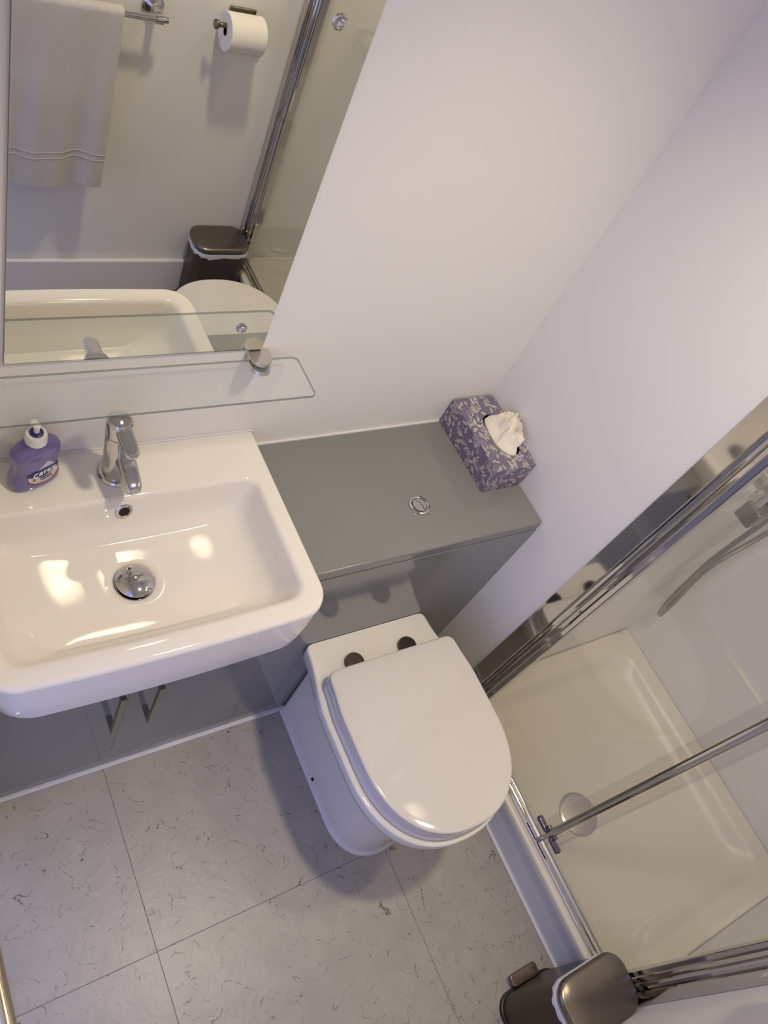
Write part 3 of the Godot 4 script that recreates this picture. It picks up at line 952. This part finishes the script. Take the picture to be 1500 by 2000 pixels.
# ---------------------------------------------------------------- soap
func build_soap() -> void:
	var t := thing("soap_bottle", "waisted purple hand soap bottle with white collar on the basin's left corner", "soap bottle", Vector3(0.2315, RIM + 0.0005, 0.046), 0.33)
	var gel := mat(rgb(104, 97, 150), 0.10)
	gel.clearcoat_enabled = true
	gel.clearcoat = 0.6
	gel.clearcoat_roughness = 0.05
	gel.subsurf_scatter_enabled = true
	gel.subsurf_scatter_strength = 0.35
	var b := MB.new()
	var rings := []
	# y, half width, half depth
	for s in [[0.0, 0.034, 0.016], [0.002, 0.0385, 0.020], [0.008, 0.0412, 0.0220], [0.020, 0.0405, 0.0220], [0.034, 0.0375, 0.0212], [0.046, 0.0362, 0.0208], [0.058, 0.0372, 0.0208], [0.070, 0.0395, 0.0205], [0.078, 0.0400, 0.0198], [0.084, 0.0385, 0.0188], [0.089, 0.0320, 0.0175], [0.0935, 0.0230, 0.0160], [0.097, 0.0150, 0.0140], [0.100, 0.0125, 0.0125]]:
		var p := PackedVector3Array()
		for i in 40:
			var a := TAU * i / 40
			var ca := cos(a); var sa := sin(a)
			p.append(Vector3(signf(ca) * pow(absf(ca), 0.75) * s[1], s[0], -signf(sa) * pow(absf(sa), 0.75) * s[2]))
		rings.append(p)
	b.loft(rings)
	obj("bottle", b.mesh(50), gel, t)
	var white := mat(Color(0.90, 0.89, 0.87), 0.3)
	obj("collar", lathe([Vector2(0, 0.098), Vector2(0.0150, 0.098), Vector2(0.0163, 0.099), Vector2(0.0158, 0.114), Vector2(0.0148, 0.1165), Vector2(0.0105, 0.1168), Vector2(0, 0.1168)]), white, t)
	var navy := mat(rgb(38, 40, 110), 0.3)
	obj("pump_seat", lathe([Vector2(0, 0.116), Vector2(0.0102, 0.116), Vector2(0.0100, 0.1190), Vector2(0.0085, 0.1200), Vector2(0, 0.1200)]), navy, t)
	obj("pump_stem", lathe([Vector2(0, 0.119), Vector2(0.0042, 0.119), Vector2(0.0042, 0.1300), Vector2(0, 0.1300)]), white, t)
	b = MB.new()
	b.rbox(Vector3(-0.0055, 0.1295, -0.0125), Vector3(0.0055, 0.1355, 0.0055), 0.005, 0.002, 6)
	obj("pump_head", b.mesh(), white, t)
	# label on the front: follows the bottle's surface a hair proud of it
	var lab := Node3D.new()
	var face := func(x: float, y: float, lift: float) -> Vector3:
		var hw := 0.0372
		var hd := 0.0209
		if y < 0.034:
			hd = 0.0217
			hw = 0.0395
		var u := clampf(absf(x) / hw, 0, 0.98)
		var z := hd * pow(maxf(1.0 - pow(u, 2.0 / 0.75), 0.0), 0.75 / 2.0)
		return Vector3(x, y, z + lift)
	lab.free()
	var sheet := func(outline: PackedVector2Array, lift: float, thick: float) -> ArrayMesh:
		var m := MB.new()
		var c := Vector2.ZERO
		for p in outline:
			c += p
		c /= outline.size()
		var rr2 := []
		for k in 5:
			var p := PackedVector3Array()
			for q in outline:
				var w: Vector2 = c + (q - c) * (1.0 if k < 2 else [1.0, 1.0, 0.7, 0.4, 0.1][k])
				p.append(face.call(w.x, w.y, lift + (thick if k > 0 else -0.002)))
			rr2.append(p)
		m.loft(rr2, false, true)
		return m.mesh(30)
	var band := PackedVector2Array()
	for i in 24:
		var a := TAU * i / 24
		band.append(Vector2(0.004 + 0.0265 * cos(a), 0.0335 + (0.0165 if sin(a) > 0 else 0.0165) * sin(a)))
	obj("label_paper", sheet.call(band, 0.0003, 0.0002), mat(rgb(205, 196, 186), 0.4), t).set_meta("label", "cream printed label")
	var peak := PackedVector2Array([Vector2(-0.013, 0.044), Vector2(0.023, 0.050), Vector2(0.018, 0.0575), Vector2(0.012, 0.0635), Vector2(0.008, 0.0655), Vector2(0.002, 0.059), Vector2(-0.006, 0.051)])
	obj("label_peak", sheet.call(peak, 0.0002, 0.0002), mat(rgb(196, 188, 198), 0.4), t)
	var ell := PackedVector2Array()
	for i in 28:
		var a := TAU * i / 28
		var e := Vector2(0.0285 * cos(a), 0.0092 * sin(a) * (1.0 - 0.25 * cos(a) * cos(a))).rotated(0.06)
		ell.append(Vector2(0.004, 0.0425) + e)
	obj("label_oval", sheet.call(ell, 0.0005, 0.0003), navy, t).set_meta("label", "navy oval with white lettering")
	var font := SystemFont.new()
	font.font_names = PackedStringArray(["Droid Sans"])
	font.font_weight = 700
	var word := func(text: String, size: float, at: Vector2, color: Color, slant: float, called: String) -> void:
		var tm := TextMesh.new()
		tm.text = text
		tm.font = font
		tm.font_size = 48
		tm.pixel_size = size / 48.0
		tm.depth = 0.0006
		tm.horizontal_alignment = HORIZONTAL_ALIGNMENT_CENTER
		var o := obj(called, tm, mat(color, 0.4), t)
		var p: Vector3 = face.call(at.x, at.y, 0.0009)
		o.position = p
		o.rotation = Vector3(0, 0.08, slant)
	word.call("Carex", 0.0150, Vector2(0.004, 0.0420), Color(0.93, 0.92, 0.95), 0.06, "lettering")
	word.call("PROTECT", 0.0042, Vector2(0.006, 0.0312), rgb(70, 66, 120), 0.05, "lettering")
	word.call("moisture", 0.0036, Vector2(0.008, 0.0262), rgb(90, 84, 110), 0.05, "lettering")
	var arc := PackedVector3Array()
	for i in 15:
		var a := PI + 0.35 + (PI - 0.7) * i / 14
		arc.append(face.call(0.005 + 0.0285 * cos(a), 0.0335 + 0.0188 * sin(a), 0.0003))
	obj("label_stripe", tube(arc, 0.0010, 6), mat(rgb(150, 60, 92), 0.4), t)
	var leaf := PackedVector2Array([Vector2(-0.016, 0.0275), Vector2(-0.0125, 0.0265), Vector2(-0.0105, 0.0300), Vector2(-0.0125, 0.0335)])
	obj("label_emblem", sheet.call(leaf, 0.0006, 0.0002), mat(rgb(110, 70, 96), 0.4), t)

# ---------------------------------------------------------------- tissues
func build_tissue_box() -> void:
	var lo := Vector3(1.1075, WORK + 0.0003, 0.004)
	var hi := Vector3(1.2185, 0.8135, 0.2045)
	var c := Vector3((lo.x + hi.x) / 2, lo.y, (lo.z + hi.z) / 2)
	var t := thing("tissue_box", "purple leaf-patterned cardboard tissue box in the worktop corner", "tissue box", c)
	var paper := mat(Color(1, 1, 1), 0.45)
	paper.albedo_texture = ImageTexture.create_from_image(leaf_image())
	paper.uv1_triplanar = true
	paper.uv1_scale = Vector3(5.6, 5.6, 5.6)
	paper.uv1_triplanar_sharpness = 8.0
	var h := (hi - lo) / 2
	var ty := hi.y - lo.y
	var b := MB.new()
	var n := 8
	var e := 4
	var slot := func(gx: float, gz: float, y: float) -> PackedVector3Array:
		return MB.rr(0.012, 0.010, gx, gz, minf(gx, gz) * 0.98, y, n, e)
	b.loft([MB.rr(0, 0, h.x - 0.0015, h.z - 0.0015, 0.001, 0, n, e), MB.rr(0, 0, h.x, h.z, 0.0015, 0.0015, n, e), MB.rr(0, 0, h.x, h.z, 0.0015, ty - 0.0015, n, e), MB.rr(0, 0, h.x - 0.0015, h.z - 0.0015, 0.001, ty, n, e), slot.call(0.030, 0.058, ty), slot.call(0.030, 0.058, ty - 0.0012), slot.call(0.050, 0.090, ty - 0.0014), slot.call(0.050, 0.090, 0.004)])
	obj("carton", b.mesh(30), paper, t)
	# a torn flap of the opening standing up at its wall side
	b = MB.new()
	var up := PackedVector3Array()
	var dn := PackedVector3Array()
	for i in 7:
		var f := i / 6.0
		up.append(Vector3(0.040 + 0.010 * sin(PI * f), ty + 0.004 + 0.013 * sin(PI * f), -0.020 - 0.028 * f + 0.010))
		dn.append(Vector3(0.037, ty - 0.0005, -0.020 - 0.028 * f + 0.010))
	for i in 6:
		b.quad(dn[i], dn[i + 1], up[i + 1], up[i])
		var o := Vector3(0.0009, 0, 0)
		b.quad(up[i] + o, up[i + 1] + o, dn[i + 1] + o, dn[i] + o)
		b.quad(up[i], up[i + 1], up[i + 1] + o, up[i] + o)
	obj("carton_flap", b.mesh(30, false), paper, t)
	# the tissue: a crumpled sheet pulled up through the slot
	var tis := mat(Color(0.93, 0.90, 0.85), 0.8)
	tis.backlight_enabled = true
	tis.backlight = Color(0.35, 0.33, 0.3)
	var f2 := FastNoiseLite.new(); f2.seed = 5; f2.frequency = 28.0; f2.fractal_octaves = 3
	var tt := thing("tissue", "crumpled white paper tissue pulled up out of the purple box", "tissue", c + Vector3(0.012, ty, 0.010))
	b = MB.new()
	var nu := 46
	var rows := []
	var prof := [[1.03, -0.030], [1.03, -0.012], [1.01, -0.0015], [0.92, 0.004], [0.74, 0.010], [0.70, 0.016], [0.66, 0.022], [0.64, 0.028], [0.60, 0.033]]
	for k in prof.size():
		var g: float = prof[k][0]
		var y: float = prof[k][1]
		var p := PackedVector3Array()
		for i in nu:
			var a := TAU * i / nu
			var fold := 0.14 * sin(5 * a + 0.7) + 0.09 * sin(9 * a + 2.1) + 0.06 * sin(14 * a)
			var ww := smoothstep(-0.01, 0.02, y)
			var s := g * (1.0 + fold * ww)
			var q := Vector3(0.028 * s * cos(a), y, 0.055 * s * sin(a))
			q += Vector3(0.55 * maxf(y, 0), 0, -0.05 * maxf(y, 0))                       # leans towards the wall
			q += ww * 0.007 * Vector3(f2.get_noise_3d(q.x, q.y, q.z), 1.4 * f2.get_noise_3d(q.x + 3, q.y, q.z), f2.get_noise_3d(q.x, q.y + 5, q.z))
			q.x = minf(q.x, XR - 0.002 - tt.position.x)
			p.append(q)
		rows.append(p)
	# fold the top back down into a hollow
	for k in 4:
		var p := PackedVector3Array()
		for i in nu:
			var q: Vector3 = rows[prof.size() - 1][i]
			var m := Vector3(0.018, 0.0, 0.0)
			var s := 1.0 - 0.24 * (k + 1)
			p.append(Vector3(m.x + (q.x - m.x) * s, q.y - 0.006 * (k + 1) * (1.0 + 0.5 * sin(3.0 * TAU * i / nu)), m.z + (q.z - m.z) * s))
		rows.append(p)
	b.loft(rows, false, true)
	obj("sheet", b.mesh(28, false), tis, tt)
	# a loose corner of the sheet reaching over the edge
	b = MB.new()
	var grid := []
	for i in 9:
		var row := PackedVector3Array()
		for j in 7:
			var u := i / 8.0
			var w := j / 6.0 - 0.5
			var q := Vector3(0.008 + 0.034 * u, 0.014 + 0.022 * sin(u * 2.2) + 0.006 * sin(9 * w + 3 * u), -0.012 + w * 0.060 * (1.0 - 0.75 * u) - 0.008 * u)
			q.y += 0.004 * f2.get_noise_3d(q.x, q.z, 1.0)
			q.x = minf(q.x, XR - 0.002 - tt.position.x)
			row.append(q)
		grid.append(row)
	b.loft(grid, false, false, false)
	obj("sheet_corner", b.mesh(28, false), tis, tt)

# ---------------------------------------------------------------- bin
func build_bin() -> void:
	var c := Vector3(1.1135, 0, 1.1865)
	var t := thing("pedal_bin", "small brushed steel pedal bin in the corner by the shower", "pedal bin", c)
	var hx := 0.0945
	var hz := 0.0625
	var b := MB.new()
	var r := []
	for s in [[0.0, 0.006], [0.0, 0.238]]:
		r.append(MB.rr(0, 0, hx - 0.004 + s[0], hz - 0.004 + s[0], 0.040, s[1], 8, 3))
	b.loft([MB.rr(0, 0, hx - 0.004, hz - 0.004, 0.040, 0.010, 8, 3), MB.rr(0, 0, hx - 0.003, hz - 0.003, 0.041, 0.242, 8, 3)])
	obj("body", b.mesh(), mat(Color(0.36, 0.335, 0.315), 0.34, 1.0), t)
	b = MB.new()
	b.loft([MB.rr(0, 0, hx, hz, 0.043, 0.0, 8, 3), MB.rr(0, 0, hx, hz, 0.043, 0.011, 8, 3), MB.rr(0, 0, hx - 0.003, hz - 0.003, 0.041, 0.013, 8, 3)])
	obj("base_ring", b.mesh(), mat(Color(0.03, 0.03, 0.035), 0.4), t).set_meta("label", "black plastic base ring")
	# edge of the liner bag folded over the rim
	b = MB.new()
	r = []
	for s in [[0.0005, 0.241, 0.0], [0.0030, 0.234, 0.0022], [0.0036, 0.241, 0.001], [0.0026, 0.247, 0.0], [-0.004, 0.248, 0.0]]:
		var p := MB.rr(0, 0, hx - 0.003 + s[0], hz - 0.003 + s[0], 0.041, s[1], 8, 3)
		for i in p.size():
			p[i].y += s[2] * 1.6 * sin(i * 1.9) + s[2] * sin(i * 0.7 + 1.0)
		r.append(p)
	b.loft(r, false, false)
	obj("liner_edge", b.mesh(60, false), mat(Color(0.86, 0.86, 0.87), 0.5), t).set_meta("label", "white liner bag edge")
	b = MB.new()
	b.loft([MB.rr(0, 0, hx - 0.006, hz - 0.006, 0.038, 0.242, 8, 3), MB.rr(0, 0, hx - 0.005, hz - 0.005, 0.039, 0.256, 8, 3)])
	obj("lid_collar", b.mesh(), mat(Color(0.12, 0.115, 0.115), 0.35), t)
	b = MB.new()
	r = []
	for s in [[0.002, 0.255], [0.0, 0.257], [0.0, 0.264], [0.002, 0.2675], [0.008, 0.2700], [0.022, 0.2722], [0.042, 0.2735], [0.055, 0.2738]]:
		r.append(MB.rr(0, 0, hx - s[0], hz - s[0], maxf(0.043 - s[0], 0.004), s[1], 8, 3))
	b.loft(r)
	obj("lid", b.mesh(45), mat(Color(0.52, 0.485, 0.455), 0.26, 1.0), t)
	b = MB.new()
	b.rbox(Vector3(-0.040, 0.012, -hz - 0.026), Vector3(0.040, 0.021, -hz + 0.004), 0.008, 0.003, 5)
	obj("pedal", b.mesh(), mat(Color(0.52, 0.47, 0.43), 0.25, 1.0), t)

# ---------------------------------------------------------------- what the mirror shows
func build_opposite_wall_things() -> void:
	# towel rail
	var zr := DEEP - 0.058
	var t := thing("towel_rail", "chrome towel rail on the wall opposite the mirror", "towel rail", Vector3(0.56, 0.925, DEEP))
	var o := Vector3(0.56, 0.925, DEEP)
	obj("bar", tube(PackedVector3Array([Vector3(0.265, 0.925, zr) - o, Vector3(0.826, 0.925, zr) - o]), 0.0085, 16), chrome, t)
	for x in [0.805, 0.288]:
		obj("wall_rose", lathe([Vector2(0, 0), Vector2(0.028, 0), Vector2(0.028, 0.006), Vector2(0.022, 0.013), Vector2(0.012, 0.019), Vector2(0.0095, 0.024), Vector2(0.0095, 0.052), Vector2(0, 0.052)], Vector3(x, 0.930, DEEP - 0.0005) - o, Transform3D(Basis(Vector3(1, 0, 0), Vector3(0, 0, -1), Vector3(0, 1, 0)), Vector3.ZERO)), chrome, t)
		obj("collar", lathe([Vector2(0, -0.009), Vector2(0.0125, -0.009), Vector2(0.0125, 0.009), Vector2(0, 0.009)], Vector3(x, 0.925, zr) - o, TO_X), chrome, t)
	# towel draped over it
	var cloth := mat(Color(0.80, 0.775, 0.75), 0.95)
	cloth.rim_enabled = true
	cloth.rim = 0.3
	cloth.normal_enabled = true
	cloth.normal_texture = noise_normal(0.09, 6.0, 21)
	cloth.uv1_triplanar = true
	cloth.uv1_scale = Vector3(9, 9, 9)
	var f := FastNoiseLite.new(); f.seed = 9; f.frequency = 5.0; f.fractal_octaves = 3
	var tw := thing("hand_towel", "pale beige terry towel folded over the rail, reflected in the mirror", "towel", Vector3(0.51, 0.925, zr))
	var path := []
	for i in 9:
		path.append(Vector2(0.016, -0.36 + 0.36 * i / 8.0))
	for i in range(1, 8):
		var a := PI * i / 8
		path.append(Vector2(0.016 * cos(a), 0.016 * sin(a)))
	for i in 29:
		path.append(Vector2(-0.016, -0.472 * i / 28.0))
	var outer := []
	var inner := []
	var nx := 44
	for k in path.size():
		var q: Vector2 = path[k]
		var ro := PackedVector3Array()
		var ri := PackedVector3Array()
		for i in nx + 1:
			var u := i / float(nx)
			var drop := clampf(-q.y / 0.47, 0, 1)
			var x := lerpf(-0.195, 0.203 - 0.012 * drop, u)
			var rip := drop * (0.008 * sin(u * 17.0 + 0.6) + 0.005 * sin(u * 31.0 + 2.0 * drop) + 0.006 * f.get_noise_2d(x, q.y))
			var z := q.x + (rip - 0.010 * drop if q.x < 0 else -0.2 * rip)
			var y := q.y + (0.006 * sin(u * 9.0) * drop if q.x < 0 else 0.0)
			var nrm := Vector3(0, 0, signf(q.x)) if q.y <= 0 else Vector3(0, q.y, q.x).normalized()
			ro.append(Vector3(x, y, z) + nrm * 0.0015 + Vector3(0, 0, 0.0012 * f.get_noise_2d(x * 14, y * 14)))
			ri.append(Vector3(x, y, z) - nrm * 0.0035)
		outer.append(ro)
		inner.append(ri)
	var b := MB.new()
	var rings := []
	for k in path.size():
		var p := PackedVector3Array()
		for i in nx + 1:
			p.append(outer[k][i])
		for i in range(nx, -1, -1):
			p.append(inner[k][i])
		rings.append(p)
	b.loft(rings, false, false)
	for k in [0, path.size() - 1]:
		for i in nx:
			if k == 0:
				b.quad(outer[k][i + 1], outer[k][i], inner[k][i], inner[k][i + 1])
			else:
				b.quad(outer[k][i], outer[k][i + 1], inner[k][i + 1], inner[k][i])
	obj("cloth", b.mesh(60), cloth, tw)
	# flat woven border near the hem: two raised lines
	for yy in [-0.372, -0.388]:
		var line := PackedVector3Array()
		for i in nx + 1:
			var kk := int(round(-yy / 0.472 * 28.0)) + path.size() - 29
			line.append(outer[kk][i] + Vector3(0, 0, -0.0005))
		obj("border_line", tube(line, 0.0011, 6), cloth, tw)

	# paper holder and roll
	var rc := Vector3(1.028, 0.9075, DEEP - 0.062)
	t = thing("paper_holder", "steel toilet paper holder with knobbed rod on the wall opposite the mirror", "paper holder", Vector3(1.05, 0.94, DEEP))
	o = Vector3(1.05, 0.94, DEEP)
	var dull := mat(Color(0.50, 0.46, 0.40), 0.28, 1.0)
	obj("wall_plate", box(Vector3(1.005, 0.905, DEEP - 0.008) - o, Vector3(1.080, 0.962, DEEP - 0.0005) - o, 0.003, 0.003), dull, t)
	obj("rod", tube(PackedVector3Array([Vector3(1.084, 0.938, DEEP - 0.004) - o, Vector3(1.084, 0.938, DEEP - 0.045) - o, Vector3(1.083, 0.938, DEEP - 0.057) - o, Vector3(1.078, 0.938, DEEP - 0.062) - o, Vector3(1.068, 0.938, DEEP - 0.062) - o, Vector3(0.956, 0.938, DEEP - 0.062) - o]), 0.0065, 14), dull, t)
	obj("end_knob", lathe([Vector2(0, 0), Vector2(0.0075, 0), Vector2(0.0115, 0.004), Vector2(0.0118, 0.010), Vector2(0.010, 0.012), Vector2(0, 0.012)], Vector3(0.958, 0.938, DEEP - 0.062) - o, Transform3D(Basis(Vector3(0, 1, 0), Vector3(-1, 0, 0), Vector3(0, 0, 1)), Vector3.ZERO)), dull, t)
	t = thing("toilet_roll", "white toilet paper roll hanging on the steel holder, reflected in mirror", "toilet roll", rc + Vector3(0, 0.016, 0))
	b = MB.new()
	b.xf = TO_X
	b.lathe([Vector2(0.021, -0.050), Vector2(0.046, -0.050), Vector2(0.0475, -0.0485), Vector2(0.0475, 0.0485), Vector2(0.046, 0.050), Vector2(0.021, 0.050), Vector2(0.021, -0.050)], 40)
	obj("paper", b.mesh(30), mat(Color(0.92, 0.90, 0.87), 0.85), t)
	b = MB.new()
	b.xf = TO_X
	b.lathe([Vector2(0.0195, -0.0495), Vector2(0.0212, -0.0495), Vector2(0.0212, 0.0495), Vector2(0.0195, 0.0495), Vector2(0.0195, -0.0495)], 32)
	obj("cardboard_core", b.mesh(30), mat(Color(0.55, 0.48, 0.42), 0.8), t)
	# loose end hanging at the front
	b = MB.new()
	var sh := []
	for i in 8:
		var a := -0.3 - 1.0 * i / 7.0
		var p := PackedVector3Array()
		for x in [-0.0485, 0.0485]:
			var y := 0.0482 * sin(a)
			var z := -0.0482 * cos(a)
			if i > 5:
				y = 0.0482 * sin(-0.3 - 5.0 / 7.0) - 0.008 * (i - 5)
				z = -0.0482 * cos(-0.3 - 5.0 / 7.0)
			p.append(Vector3(x, y, z))
		sh.append(p)
	b.loft(sh, false, false, false)
	obj("loose_end", b.mesh(40, false), mat(Color(0.92, 0.90, 0.87), 0.85), t)
